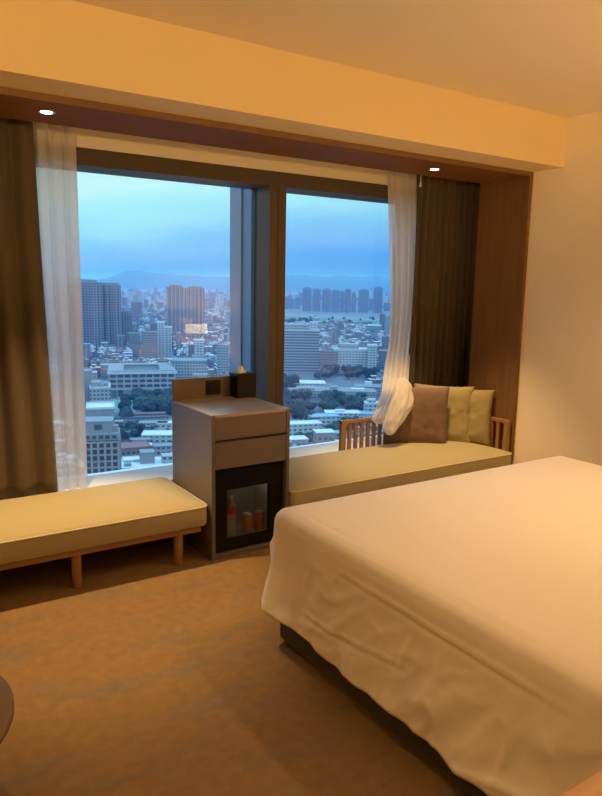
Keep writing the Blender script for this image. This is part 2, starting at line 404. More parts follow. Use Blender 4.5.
pillow('throw_pillow', 'olive square pillow in the middle, half behind the brown one', M['olivepil'], 3.905, 3.565, -.86, .13, w=.46, h=.455, seed=8.1, th=.05, zb=.356)
pillow('throw_pillow', 'dark brown square pillow in front, beside the knotted sheer', M['brownpil'], 3.700, 3.612, -.74, .15, w=.47, h=.46, seed=1.7, th=.055, zb=.354)

# ------------------------------------------------------------------ minibar cabinet
cx0, cx1, cy0, cy1, cz = 1.588, 2.092, 3.297, 3.853, .837
t = empty('minibar_cabinet', ((cx0+cx1)/2, 3.57, 0), 'taupe minibar cabinet with two drawers between the two window seats', 'cabinet')
def cp(name, mat, *boxes, bevel=.0015, parent=None):
    mb = MB()
    for b in boxes: mb.box(*b)
    return mb.build(name, mat, parent or t, bevel=bevel)
cp('side_panel', M['laminate'], (cx0, cx0+.022, cy0, cy1, 0, cz-.004)); cp('side_panel', M['laminate'], (cx1-.022, cx1, cy0, cy1, 0, cz-.004))
cp('back_panel', M['laminate'], (cx0, cx1, cy1-.024, cy1, cz-.004, .968)); cp('rear_board', M['blackmatt'], (cx0+.022, cx1-.022, cy1-.02, cy1-.004, .03, cz-.02))
cp('worktop', M['stone'], (cx0+.022, cx1-.022, cy0+.001, cy1-.024, cz-.016, cz), (cx0+.002, cx0+.0222, cy0+.001, cy1-.024, cz-.0042, cz), (cx1-.0222, cx1-.002, cy0+.001, cy1-.024, cz-.0042, cz))
cp('shelf', M['groove'], (cx0+.022, cx1-.022, cy0+.03, cy1-.02, .518, .528), (cx0+.022, cx1-.022, cy0+.025, cy0+.04, .528, .82))
for z0, z1 in ((.528, .681), (.693, .820)):
    cp('drawer', M['laminate'], (cx0+.024, cx1-.024, cy0+.003, cy0+.022, z0, z1))
cp('plinth', M['laminate'], (cx0+.022, cx1-.022, cy0+.012, cy1-.03, 0, .028))
s = cp('power_socket', M['blackmatt'], (1.803, 1.905, cy1-.030, cy1-.0235, .858, .948), bevel=.003)
cp('socket_insert', M['black'], (1.812, 1.850, cy1-.0325, cy1-.0295, .872, .934), (1.857, 1.896, cy1-.0325, cy1-.0295, .872, .934), bevel=.002, parent=s)
# fridge inside it
fx0, fx1, fy0, fz0, fz1 = 1.616, 2.064, 3.330, .030, .510
t = empty('mini_fridge', (1.84, 3.55, .03), 'black mini fridge with glass door inside the taupe cabinet', 'fridge')
cp('body', M['blackmatt'], (fx0, fx0+.035, fy0+.034, 3.80, fz0, fz1), (fx1-.035, fx1, fy0+.034, 3.80, fz0, fz1), (fx0+.035, fx1-.035, fy0+.034, 3.80, fz1-.05, fz1), (fx0+.035, fx1-.035, fy0+.034, 3.80, fz0, fz0+.042), (fx0+.035, fx1-.035, 3.76, 3.80, fz0+.042, fz1-.05))
cp('liner', M['inner'], (fx0+.035, fx0+.04, fy0+.05, 3.755, fz0+.042, fz1-.05), (fx1-.04, fx1-.035, fy0+.05, 3.755, fz0+.042, fz1-.05), (fx0+.04, fx1-.04, 3.60, 3.605, fz0+.047, fz1-.05), (fx0+.04, fx1-.04, fy0+.05, 3.755, fz0+.042, fz0+.047), bevel=0)
d = cp('door', M['black'], (fx0, 1.697, fy0, fy0+.03, fz0+.004, fz1), (1.979, fx1, fy0, fy0+.03, fz0+.004, fz1), (1.697, 1.979, fy0, fy0+.03, .394, fz1), (1.697, 1.979, fy0, fy0+.03, fz0+.004, .102), bevel=.0)
cp('door_pane', M['fglass'], (1.697, 1.979, fy0+.008, fy0+.014, .102, .394), bevel=0, parent=d)
cp('door_gasket', M['chrome'], (1.697, 1.979, fy0+.015, fy0+.02, .102, .107), bevel=0, parent=d)
cp('ice_tray', M['inner'], (1.70, 1.90, 3.42, 3.58, .352, .39), bevel=.004)
cp('rack', M['alu'], *[(1.66, 2.02, y, y+.004, .0775, .0815) for y in (3.40, 3.43, 3.46, 3.49, 3.52, 3.55)], bevel=0)
l = bpy.data.lights.new('fridge_lamp', 'POINT'); l.energy = .2; l.color = (1, .8, .55); l.shadow_soft_size = .02
lo = bpy.data.objects.new('fridge_lamp', l); C.objects.link(lo); lo.location = (1.93, 3.46, .41)
def can(x, y, mat, label):
    t = empty('drink_can', (x, y, .082), label, 'can')
    mb = MB(); mb.lathe(x, y, [(.024, .082), (.031, .088), (.032, .094), (.032, .184), (.026, .194)], 24); mb.build('can_body', mat, t)
    mb = MB(); mb.lathe(x, y, [(.026, .194), (.0265, .196), (.0245, .1965), (.0235, .1945)], 24); mb.build('can_lid', M['alu'], t)
    mb = MB(); mb.box(x-.006, x+.006, y-.009, y+.009, .195, .1972); mb.build('pull_tab', M['alu'], t)
can(1.880, 3.42, M['orange'], 'orange drink can on the fridge shelf'); can(1.962, 3.425, M['redcan'], 'red drink can beside the orange can in the fridge')
t = empty('water_bottle', (1.765, 3.41, .082), 'clear bottle with red label at the left of the fridge', 'bottle')
mb = MB(); mb.lathe(1.765, 3.41, [(.026, .082), (.03, .087), (.03, .20), (.029, .26), (.020, .293), (.013, .303), (.013, .312)], 24); mb.build('bottle_body', M['pet'], t)
mb = MB(); mb.lathe(1.765, 3.41, [(.0304, .222), (.0308, .224), (.0306, .268), (.029, .27)], 24); mb.build('bottle_label', M['redlabel'], t)
mb = MB(); mb.lathe(1.765, 3.41, [(.014, .310), (.015, .312), (.015, .325), (.013, .327)], 20); mb.build('bottle_cap', M['white'], t)
# tissue box
t = empty('tissue_box', (2.045, 3.79, cz), 'black cube tissue box standing on the cabinet top', 'tissue box')
cp('box_body', M['black'], (1.976, 2.112, 3.735, 3.846, cz, .990), bevel=.003)
cp('slot_rim', M['blackmatt'], (1.988, 2.066, 3.755, 3.815, .990, .992), bevel=.0)
mb = MB()
pk = mb.bm.verts.new((2.018, 3.775, 1.040)); pk2 = mb.bm.verts.new((2.028, 3.768, 1.034))
ring = [mb.bm.verts.new(p) for p in ((1.990, 3.775, .991), (2.008, 3.757, .992), (2.042, 3.758, .991), (2.062, 3.776, .992), (2.044, 3.806, .991), (2.006, 3.804, .992))]
mb.bm.faces.new((ring[0], ring[1], pk)); mb.bm.faces.new((ring[1], pk2, pk)); mb.bm.faces.new((ring[1], ring[2], pk2)); mb.bm.faces.new((ring[2], ring[3], pk2)); mb.bm.faces.new((ring[3], ring[4], pk2)); mb.bm.faces.new((ring[4], pk, pk2)); mb.bm.faces.new((ring[4], ring[5], pk)); mb.bm.faces.new((ring[5], ring[0], pk)); mb.bm.faces.new(ring[::-1])
mb.build('tissue', M['tissue'], t)

# ------------------------------------------------------------------ curtains
def curtain(name, label, mat, xt0, xt1, xb0, xb1, y0, zt, zb, folds, amp, seed, thick, group=None, curve=None, nz=26, pleat=False):
    mb = MB(); nu = folds*14+1
    def fn(u, v):
        z = zt+(zb-zt)*v
        s = v if curve is None else curve(v)
        x = (xt0+(xb0-xt0)*s)+((xt1+(xb1-xt1)*s)-(xt0+(xb0-xt0)*s))*u
        ph = 2*PI*folds*(u+.035*noise.noise(Vector((u*4+seed, v*1.5, 0))))
        a = amp*(.75+.5*noise.noise(Vector((u*folds*.8+seed, v*.8, 5))))*(.72+.28*v)
        y = y0+a*math.sin(ph)+.25*a*math.sin(2*ph+seed) if not pleat else y0+a-2*a*abs(math.sin(ph/2))**.75
        return Vector((x+.35*a*math.cos(ph), y, z))
    mb.grid(nu, nz, fn)
    o = mb.build(name, mat, None, solid=thick)
    return tag(o, label, 'curtain', group)
curtain('blackout_curtain', 'dark brown blackout curtain hanging at the left window edge', M['drape'], .30, .872, .30, .917, 4.0, 2.55, .306, 4, .042, 2.2, .003)
curtain('blackout_curtain', 'dark brown blackout curtain bunched behind the pillows', M['drape'], 3.665, 4.42, 3.655, 4.42, 4.024, 2.55, .306, 11, .034, 6.6, .003, pleat=True)
curtain('sheer_curtain', 'white sheer curtain hanging straight beside the left dark curtain', M['sheer'], .80, 1.118, .84, 1.118, 4.068, 2.55, .304, 4, .021, 4.4, 0, nz=40)
# right sheer: hangs, is pinched over the seat back and thrown in a bag over the rail and pillow
mb = MB()
rowsA = [  # z, x left, x right, y, fold size
 (2.55, 3.40, 3.716, 4.055, .014), (2.376, 3.398, 3.716, 4.055, .014), (1.824, 3.446, 3.730, 4.055, .014), (1.444, 3.478, 3.725, 4.052, .015), (1.134, 3.469, 3.686, 4.040, .016),
 (.980, 3.429, 3.661, 4.020, .018), (.890, 3.368, 3.600, 3.958, .018), (.830, 3.300, 3.535, 3.890, .014), (.780, 3.258, 3.470, 3.850, .014), (.718, 3.244, 3.434, 3.855, .016), (.654, 3.240, 3.418, 3.882, .018), (.603, 3.213, 3.380, 3.880, .016), (.560, 3.196, 3.323, 3.880, .012), (.522, 3.232, 3.295, 3.880, .008)]
def rowat(rows, t):
    k = min(int(t*(len(rows)-1)), len(rows)-2); f = t*(len(rows)-1)-k; p = [rows[max(0, k-1)], rows[k], rows[k+1], rows[min(len(rows)-1, k+2)]]
    out = []
    for c in range(len(p[0])):
        a, b_, c_, d_ = (q[c] for q in p); out.append(b_+.5*f*(c_-a+f*(2*a-5*b_+4*c_-d_+f*(3*(b_-c_)+d_-a))))
    return out
def fnA(u, v):
    z, xl, xr, y, a = rowat(rowsA, v)
    n = noise.noise(Vector((u*5, v*3, 9)))
    return Vector((xl+(xr-xl)*u, y+a*math.sin(2*PI*4.5*u+v*1.5+n)+.3*a*math.sin(2*PI*11*u+3*v), z+.006*noise.noise(Vector((u*7, v*9, 2)))))
mb.grid(64, 90, fnA)
rowsB = [  # centre x, y, z, half width, half depth along the bag
 (3.518, 3.880, .846, .003, .002), (3.508, 3.866, .833, .036, .020), (3.476, 3.848, .806, .066, .034), (3.439, 3.815, .771, .080, .042), (3.400, 3.785, .725, .080, .045), (3.347, 3.760, .673, .074, .044), (3.298, 3.742, .612, .066, .040), (3.254, 3.736, .549, .056, .032), (3.222, 3.736, .507, .044, .024), (3.209, 3.740, .482, .018, .010)]
def fnB(u, v):
    x, y, z, hw, hd = rowat(rowsB, v); a = 2*PI*u
    f = 1+.20*math.sin(a*5+v*4)+.06*math.sin(a*13-v*7)+.10*noise.noise(Vector((math.cos(a)*2, math.sin(a)*2, v*6)))
    side = Vector((.62, -.42, -.66)); out = Vector((-.62, -.78, .05))
    w = .012*noise.noise(Vector((u*10, v*10, 4)))
    return Vector((x, y, z))+side*(hw*math.cos(a)*f)+out*(hd*math.sin(a)*f+w)
VB = mb.grid(72, 70, fnB, closed=True); mb.bm.faces.new(VB[0]); mb.bm.faces.new(VB[-1])
o = mb.build('sheer_curtain', M['sheer']); tag(o, 'white sheer curtain knotted and tucked over the seat back', 'curtain')
mb = MB(); mb.box(3.634, 3.644, 3.955, 3.967, 2.298, 2.32); mb.cyl(3.639, 3.961, 2.32, 2.37, .003, n=10); mb.box(3.631, 3.647, 3.955, 3.967, 2.288, 2.299)
o = mb.build('curtain_pull', M['white'], bevel=.002); tag(o, 'small white pull hanging at the top edge of the right dark curtain', 'curtain pull')
mb = MB(); mb.box(-.25, 4.5, 3.975, 4.02, 2.55, 2.575); mb.box(-.25, 4.5, 4.045, 4.085, 2.55, 2.575); o = mb.build('curtain_track', M['white']); tag(o, 'white double curtain track hidden above the wooden window surround', 'curtain track')

# ------------------------------------------------------------------ bed
ex0, ex1, ey0, ey1 = 1.465, 3.33, .14, 2.372
t = empty('bed', (2.4, 1.3, 0), 'wide low bed with dark upholstered base filling the right side', 'bed')
mb = MB(); mb.box(ex0, ex1, ey0, ey1, .012, .27); mb.build('base', M['basecloth'], t, bevel=.015, seg=3)
for fx in (ex0+.1, ex1-.1):
    for fy in (ey0+.1, ey1-.1): mb = MB(); mb.cyl(fx, fy, 0, .013, .03, n=16); mb.build('foot', M['black'], t)
mb = MB(); mb.box(ex0+.01, ex1-.01, ey0, ey1-.01, .27, .53); mb.build('mattress', M['mattress'], t, bevel=.04, seg=4)
mb = MB(); mb.box(.80, 3.95, .005, .12, .2, 1.1); mb.build('headboard', M['portal_v'], t, bevel=.01)
mb = MB()
prof = [(-.80, .622), (-.5, .620), (-.3, .619), (-.17, .618), (-.09, .616), (-.045, .611), (-.018, .601), (-.001, .584), (.007, .558), (.011, .515), (.014, .45), (.02, .37), (.028, .29), (.034, .22), (.040, .163)]
prof = smooth_prof(prof, 120)
def duv(p, nx, ny, off):
    side = max(0, min(1, (off+.10)/.11)); hang = max(0, min(1, (.56-p.z)/.36)); s = p.y if abs(nx) > .7 else p.x*1.3+7
    def ridge(a, b, c): return 1-2*abs(noise.noise(Vector((a, b, c))))
    w = noise.noise(Vector((s*3.4, p.z*2.2, 1.3)))*.020*hang + noise.noise(Vector((s*8.5+p.z*4, p.z*5, 7.7)))*.012*hang*side
    k = max(0, .5+1.3*noise.noise(Vector((s*1.4, p.z*1.5, 21))))*max(0, min(1, (.54-p.z)/.14))
    if nx < -.6: k = max(k, max(0, min(1, (1.75-p.y)/.5))*max(0, min(1, (.5-p.z)/.12))*(.75+.4*noise.noise(Vector((s*3, p.z*4, 5)))))
    w += ridge(s*4.2+p.z*5.5, p.z*3.0-s*1.2, 3.1)**3*.019*k + ridge(s*9+p.z*3, p.z*7+s*2, 9.4)**3*.012*k + noise.noise(Vector((s*24, p.z*17+s*6, 2.2)))*.004*k
    cor = abs(nx*ny)*2
    w += cor*.014*hang*math.sin(p.z*9)-cor*.004*hang
    if nx < -.6:                                                    # pressed fold lines along the side
        for (ya, za, yb, zb_) in ((1.95, .517, .90, .512), (2.12, .255, 1.45, .345)):
            if yb < p.y < ya:
                f = (ya-p.y)/(ya-yb); zc = za+(zb_-za)*f; env = min(1, 6*f, 6*(1-f))
                w += .0055*env*math.exp(-((p.z-zc)/.0055)**2)-.003*env*math.exp(-((p.z-zc+.014)/.009)**2)
    q = Vector((p.x+nx*w, p.y+ny*w, p.z))
    if off < -.05: q.z += .006*noise.noise(Vector((p.x*2.2, p.y*2.2, 0)))
    q.z += hang*hang*(.018*noise.noise(Vector((s*2.6, 0, 11)))+.006*noise.noise(Vector((s*9, 0, 13))))
    return q
rows = loft(mb, (1.432+3.362)/2, (.42+2.392)/2, (3.362-1.432)/2, (2.392-.42)/2, .06, prof, 10, 190, duv)
mb.bm.faces.new(rows[0])
o = mb.build('duvet', M['linen'], solid=.006); tag(o, 'smooth white duvet draped over the bed', 'duvet')
for k, px in enumerate((1.95, 2.85)):
    mb = MB(); rings = [(-.12, .628), (-.03, .64), (0, .675), (-.03, .72), (-.10, .75), (-.17, .758)]
    rr = loft(mb, px, .36, .36, .20, .09, rings, 6, 8); mb.bm.faces.new(rr[-1]); mb.bm.faces.new(rr[0][::-1])
    o = mb.build('bed_pillow', M['linen']); tag(o, 'white bed pillow at the %s end of the headboard' % ('near' if k == 0 else 'far'), 'pillow')

# nightstands and lamps
def nightstand(x0, x1, y0, y1, z, label):
    t = empty('nightstand', ((x0+x1)/2, (y0+y1)/2, 0), label, 'nightstand')
    def b(name, mat, *q, bevel=.003):
        mb = MB(); mb.box(*q); return mb.build(name, mat, t, bevel=bevel)
    b('tabletop', M['table_oak'], x0, x1, y0, y1, z-.03, z); b('carcass', M['laminate'], x0+.01, x1-.01, y0+.005, y1-.012, .06, z-.03)
    b('plinth', M['groove'], x0+.03, x1-.03, y0+.03, y1-.04, 0, .06)
    d = b('drawer', M['table_oak'], x0+.014, x1-.014, y1-.012, y1, z-.2, z-.04)
    mb = MB(); mb.cyl((x0+x1)/2, 0, 0, .02, .011, n=16); k = mb.build('knob', M['chrome'], d)
    k.matrix_parent_inverse = Matrix.Identity(4); k.location = (-t.location.x+0, y1-t.location.y, z-.12); k.rotation_euler = (-PI/2, 0, 0)
nightstand(.93, 1.37, .125, .688, .60, 'oak topped nightstand cut by the corner below the bed')
nightstand(3.50, 4.05, .125, .50, .775, 'oak topped nightstand against the right wall by the bed head')
def table_lamp(x, y, z, label, e):
    t = empty('table_lamp', (x, y, z), label, 'lamp')
    mb = MB(); mb.lathe(x, y, [(.06, z), (.06, z+.010), (.012, z+.016), (.009, z+.05), (.009, z+.125)], 24); mb.build('lamp_base', M['black'], t)
    mb = MB(); n = 40
    mb.cyl(x, y, z+.115, z+.225, .145, .14, n, cap=False); mb.build('lamp_shade', M['lampshade'], t, solid=.003)
    l = bpy.data.lights.new('lamp_bulb', 'POINT'); l.energy = e; l.color = WARM; l.shadow_soft_size = .04
    o = bpy.data.objects.new('lamp_bulb', l); C.objects.link(o); o.location = (x, y, z+.17)
table_lamp(3.785, .30, .775, 'lit round shaded lamp on the nightstand by the right wall', 62)
# unseen wall light added to brighten the bulkhead, then the round table
t = empty('wall_fill_lamp', (-1.27, -.6, 1.7), 'added unseen wall lamp behind the viewer, brightening the bulkhead', 'lamp')
mb = MB(); mb.box(-1.299, -1.28, -.66, -.54, 1.62, 1.82); mb.build('back_plate', M['chrome'], t, bevel=.003)
mb = MB(); mb.cyl(-1.20, -.6, 1.60, 1.86, .085, .075, 32, cap=False); mb.build('lamp_shade', M['lampshade'], t, solid=.003)
mb = MB(); mb.tube([(-1.285, -.6, 1.72), (-1.20, -.6, 1.72)], .008); mb.build('arm', M['chrome'], t)
l = bpy.data.lights.new('wall_fill_spot', 'SPOT'); l.energy = 265; l.color = (1, .63, .24); l.shadow_soft_size = .06; l.spot_size = math.radians(76); l.spot_blend = .35  # added spot clear of the shade, aimed up at the bulkhead
o = bpy.data.objects.new('wall_fill_spot', l); C.objects.link(o); o.location = (-1.12, -.5, 1.92)
o.rotation_euler = Vector((.55, .83, .50)).to_track_quat('-Z', 'Y').to_euler()
t = empty('round_table', (-.052, 1.838, 0), 'low round dark brown side table cut off at the left edge', 'table')
mb = MB(); mb.lathe(-.052, 1.838, [(.325, .425), (.337, .432), (.337, .446), (.325, .45)], 72); mb.build('tabletop', M['tabletop'], t)
mb = MB(); mb.lathe(-.052, 1.838, [(.16, 0), (.16, .012), (.03, .03), (.025, .40), (.08, .425)], 32); mb.build('pedestal', M['blackmatt'], t)
# ceiling lamps added out of view to brighten the floor and the bed
for x, y, e in ((.25, 1.15, 55), (2.75, 1.60, 103)):
    t = empty('ceiling_fill_lamp', (x, y, ZC), 'added unseen ceiling lamp brightening the %s' % ('open floor' if x < 1 else 'bed'), 'ceiling light')
    mb = MB(); mb.lathe(x, y, [(.040, ZC-.0005), (.054, ZC-.0005), (.056, ZC-.004), (.053, ZC-.0065), (.042, ZC-.0045), (.040, ZC-.0005)], 32); mb.build('trim_ring', M['chrome'], t)
    mb = MB(); mb.lathe(x, y, [(.039, ZC-.002), (.039, ZC-.004), (.025, ZC-.007), (.004, ZC-.008)], 24); mb.build('lens', M['bulb'], t)
    l = bpy.data.lights.new('ceiling_fill_beam', 'SPOT'); l.energy = e; l.color = WARM; l.spot_size = math.radians(84 if x < 1 else 132); l.spot_blend = 1.; l.shadow_soft_size = .05
    o = bpy.data.objects.new('ceiling_fill_beam', l); C.objects.link(o); o.location = (x, y, ZC-.02)
#CITY_BEGIN
# ------------------------------------------------------------------ the city below
HAZE = 1.6e-4
GZ = -115.0                                                         # street level: the room is high up
def ray(px, py): return (rt*((px-301)/F) - up*((py-398)/F) + fw)
def ground(px, py, z=None):
    d = ray(px, py); t = ((GZ if z is None else z)-H)/d.z; return Vector((d.x*t, d.y*t, 0))
def far(px, py, dist):
    d = ray(px, py); t = dist/math.hypot(d.x, d.y); return Vector((d.x*t, d.y*t, H+d.z*t))
def heading(px): d = ray(px, 285); return math.atan2(d.x, d.y)
DIM = .66                                                           # scales every city colour down, in place of a dimmer evening sky
def cplain(n, col, *a, **k): return plain(n, tuple(c*DIM for c in col), *a, **k)
def cfacade(n, wall, win, *a, **k): return facade(n, tuple(c*DIM for c in wall), tuple(c*DIM for c in win), *a, **k)
W = {
 'pale': cfacade('pale concrete facade', (.50, .50, .50), (.10, .12, .14)),
 'white': cfacade('white rendered facade', (.72, .72, .72), (.16, .18, .20), 3.4, 4.2),
 'grey': cfacade('grey tiled facade', (.33, .33, .33), (.07, .08, .09)),
 'brown': cfacade('brown tiled facade', (.34, .27, .23), (.08, .08, .09)),
 'pink': cfacade('pinkish tiled facade', (.48, .36, .33), (.12, .12, .13), 3.3, 3.6),
 'tower': cfacade('dark tower facade', (.36, .33, .33), (.05, .055, .07), 4.2, 4.4, (.2, .75), (.28, .8)),
 'tower2': cfacade('sand tower facade', (.50, .43, .39), (.09, .10, .12), 3.2, 5.0, (.22, .82), (.28, .72)),
 'slabs': cfacade('banded office facade', (.48, .52, .55), (.13, .16, .19), 3.7, 400, (.40, .92), (-1, 2)),
 'blank': cplain('blank cement wall', (.36, .35, .35), .9, var=.08, vscale=.3),
 'school': cplain('school wall', (.58, .54, .55), .9), 'opening': cplain('dark window opening', (.07, .08, .10), .4),
 'frame': cplain('tan concrete frame', (.40, .37, .35), .9), 'pinkband': cplain('pink spandrel', (.62, .45, .50), .9),
 'roofw': cplain('pale sheet roof', (.82, .84, .85), .5, var=.08, vscale=.2), 'roofg': cplain('grey roof slab', (.34, .35, .36), .9, var=.15, vscale=.2),
 'roofd': cplain('dark roof', (.16, .17, .19), .9, var=.15, vscale=.2), 'roofr': cplain('red sheet roof', (.36, .16, .15), .8, var=.1, vscale=.2),
 'roofb': cplain('blue sheet roof', (.30, .50, .66), .6), 'leaf': cplain('dark leaves', (.034, .055, .042), .9, var=.5, vscale=.35),
 'leaf2': cplain('green leaves', (.055, .090, .055), .9, var=.5, vscale=.35), 'bark': cplain('bark', (.10, .08, .06), .9),
 'ground': cplain('streets and yards', (.20, .21, .22), .95, var=.35, vscale=.02), 'road': cplain('asphalt', (.36, .37, .38), .95),
 'court': cplain('green sports court', (.18, .42, .36), .9), 'river': cplain('river water', (.20, .26, .27), .6, spec=.2), 'grass': cplain('lawn', (.13, .24, .14), .95, var=.3, vscale=.1),
 'mount': cplain('forested hills', (.06, .09, .07), .95, var=.3, vscale=.003), 'tankm': cplain('steel water tank', (.75, .77, .8), .35, .6),
}
def place(o, p, ang, z=GZ):
    o.location = (p.x, p.y, z); o.rotation_euler = (0, 0, ang); return o
def kid(mb, name, mat, parent):
    o = mb.build(name, mat); o.parent = parent; return o
def building(name, label, cat, p, ang, w, d, h, wall, roof='roofg', boxes=(), group=None, parapet=1.0, wings=()):
    """p: middle of the front; the block runs back from it by d"""
    t = bpy.data.objects.new(name, None); C.objects.link(t); t.empty_display_size = 5; tag(t, label, cat, group); place(t, p, ang)
    mb = MB(); mb.box(-w/2, w/2, 0, d, 0, h)
    for (x0, x1, y0, y1, hh) in wings: mb.box(x0, x1, y0, y1, 0, hh)
    kid(mb, 'facade', W[wall], t)
    mb = MB(); mb.box(-w/2-.2, w/2+.2, -.2, d+.2, h, h+.5)
    for (x0, x1, y0, y1, hh) in wings: mb.box(x0-.2, x1+.2, y0-.2, y1+.2, hh, hh+.5)
    if parapet:
        for b in ((-w/2-.2, w/2+.2, -.2, .2), (-w/2-.2, w/2+.2, d-.2, d+.2), (-w/2-.2, -w/2+.2, .2, d-.2), (w/2-.2, w/2+.2, .2, d-.2)): mb.box(*b, h+.5, h+.5+parapet)
    kid(mb, 'roof', W[roof], t)
    for (x0, x1, y0, y1, z0, z1, m) in boxes:
        mb = MB(); mb.box(x0, x1, y0, y1, z0, z1); kid(mb, 'rooftop_block', W[m], t)
    return t
def facing(px): return -heading(px)                                  # front turned square to the window
def span(px0, px1, dist): return (px1-px0)/F*dist*1.02
def ztop(px, py, dist): return far(px, py, dist).z-GZ
KEEP = []                                                            # footprints kept free of small houses: (x, y, radius)
def keep(p, r): KEEP.append((p.x, p.y, r))
def bld(name, label, px0, px1, ytop, dist, depth, wall, turn=0., roof='roofg', boxes=(), group=None, cat='building', wings=(), h=None):
    pc = (px0+px1)/2; p = far(pc, 300, dist); w = span(px0, px1, dist)/max(.5, math.cos(turn)); hh = h or ztop(pc, ytop, dist)
    keep(p+Vector((math.sin(heading(pc)), math.cos(heading(pc)), 0))*depth/2, .55*math.hypot(w, depth))
    return building(name, label, cat, p, facing(pc)+turn, w, depth, hh, wall, roof, [(b[0]*w, b[1]*w, b[2]*depth, b[3]*depth, hh+.5, hh+.5+b[4], b[5]) for b in boxes], group, wings=[(a*w, b*w, c*depth, d*depth, e) for a, b, c, d, e in wings])

# towers to the left
bld('apartment_tower', 'dark twin apartment tower at the left edge of the left pane', 70, 100.5, 283, 1150, 30, 'tower', boxes=((-.3, .35, .2, .8, 5, 'blank'),), wings=((-.25, -.05, -.12, 0, 108), (.15, .35, -.12, 0, 108)))
bld('apartment_tower', 'dark apartment tower joined to the left twin tower', 102, 120, 285.5, 1165, 30, 'tower', boxes=((-.4, .4, .2, .8, 4, 'blank'),), wings=((-.3, -.1, -.12, 0, 106), (.1, .3, -.12, 0, 106),))
bld('apartment_tower', 'low dark block beside the left twin tower', 121, 131, 312, 1200, 26, 'tower')
bld('apartment_tower', 'sand coloured tower, left half of the pair behind the lamp reflection', 167, 184, 288, 1330, 30, 'tower2', boxes=((-.35, .35, .2, .8, 5, 'tower2'),), wings=((-.32, -.12, -.1, 0, 110), (.12, .32, -.1, 0, 110),))
bld('apartment_tower', 'sand coloured tower, right half of the pair behind the lamp reflection', 185.5, 204, 289, 1330, 30, 'tower2', boxes=((-.35, .35, .2, .8, 4, 'tower2'),), wings=((-.32, -.12, -.1, 0, 108), (.12, .32, -.1, 0, 108),))
bld('apartment_tower', 'hazy brown tower between the two tall pairs', 131.5, 141.5, 302.5, 2000, 26, 'brown')
for px0, px1, yt, d in ((122, 127, 298, 2600), (144, 148, 300, 2800), (150, 153, 304, 2600), (158, 163, 303, 2900), (208, 213, 299, 2800), (216, 221, 301, 3000), (224, 228, 303, 2900), (86, 92, 300, 3000)):
    bld('distant_tower', 'faint distant tower in the haze above the left pane sprawl', px0, px1, yt, d, 22, 'grey', group='faint distant towers')
bld('apartment_block', 'white apartment block left of the sand towers, its right half taller', 157, 164, 323, 1010, 22, 'white', roof='roofw')
bld('apartment_block', 'white windowed slab beside the taller white block', 164.5, 171, 328, 1015, 22, 'white', roof='roofw')
bld('apartment_block', 'slim white block below the lamp reflection', 194, 204, 341, 880, 20, 'white', roof='roofw')
bld('apartment_block', 'pinkish brown block in the houses below the twin tower', 141, 156, 333, 980, 24, 'pink')
bld('apartment_block', 'beige block at the right end of the left pane', 217, 229, 346, 830, 24, 'pale')
bld('apartment_block', 'brown block behind the pinkish one', 150, 160, 324, 1300, 24, 'brown')
bld('apartment_block', 'grey block right of the hazy brown tower', 128, 139, 334, 1080, 22, 'grey')
# the school with its courtyard
p = far(141, 300, 705); sa = facing(141)+.02; keep(p+Vector((math.sin(.35), math.cos(.35), 0))*45, 82); keep(far(205, 300, 760), 50)
t = bpy.data.objects.new('school_building', None); C.objects.link(t); tag(t, 'long pale school with open courtyard and three rows of windows', 'building'); place(t, p, sa)
SW, SD, SH = 67, 84, 24
mb = MB(); mb.box(-SW/2, SW/2, 0, 14, 7.5, SH); mb.box(-SW/2, -SW/2+14, 14, SD, 0, SH); mb.box(SW/2-14, SW/2, 14, SD, 0, SH); mb.box(-SW/2+14, SW/2-14, SD-14, SD, 0, SH); kid(mb, 'facade', W['school'], t)
mb = MB(); mb.box(-SW/2-1, SW/2+1, -1.2, 15, SH, SH+1.2); mb.box(-SW/2-1, -SW/2+15, 15, SD+1, SH, SH+1.2); mb.box(SW/2-15, SW/2+1, 15, SD+1, SH, SH+1.2); mb.box(-SW/2+15, SW/2-15, SD-15, SD+1, SH, SH+1.2); kid(mb, 'roof', W['roofg'], t)
mb = MB(); mb.box(-SW/2-1.2, SW/2+1.2, -1.6, -.8, SH-.3, SH+1.9); mb.box(-SW/2+14.6, SW/2-14.6, 14.6, 15.4, SH, SH+1.8); kid(mb, 'parapet', W['roofw'], t)
mb = MB(); mb.box(-SW/2+1, SW/2-1, 1, 12, SH+1.2, SH+1.7); kid(mb, 'roof_deck', W['roofd'], t)
for f in range(3):
    for k in range(9):
        x0 = -SW/2+1.6+k*7.2; mb = MB(); mb.box(x0, x0+5.6, -.25, .2, 10.2+f*5, 12.9+f*5); kid(mb, 'window', W['opening'], t)
        if f < 2 and k % 3 != 2:
            mb = MB(); mb.box(x0+.2, x0+5.4, -.4, .1, 13.1+f*5, 14.6+f*5); kid(mb, 'spandrel', W['pinkband'], t)
for k in range(10):
    mb = MB(); mb.box(-SW/2+.4+k*7.2, -SW/2+1.4+k*7.2, .2, 1.6, 0, 7.5); kid(mb, 'pillar', W['school'], t)
bld('school_wing', 'long low wing with pale roof right of the school courtyard', 172, 206, 362, 760, 40, 'pale', roof='roofg', wings=((.1, .5, -.5, 0, 17),))
# blocks at the left edge
bld('office_block', 'stepped grey block with window band above the sports court', 88, 107, 385, 590, 26, 'pale', roof='roofw', boxes=((-.42, .1, .2, .8, 4, 'blank'), (.15, .4, .3, .7, 3, 'blank')), h=27)
bld('office_block', 'plain grey slab at the left edge behind the stepped block', 62, 88, 370, 610, 24, 'blank', h=38)
bld('office_block', 'lower grey wing in front of the stepped block', 84, 110, 403, 470, 22, 'blank', roof='roofw', h=31)
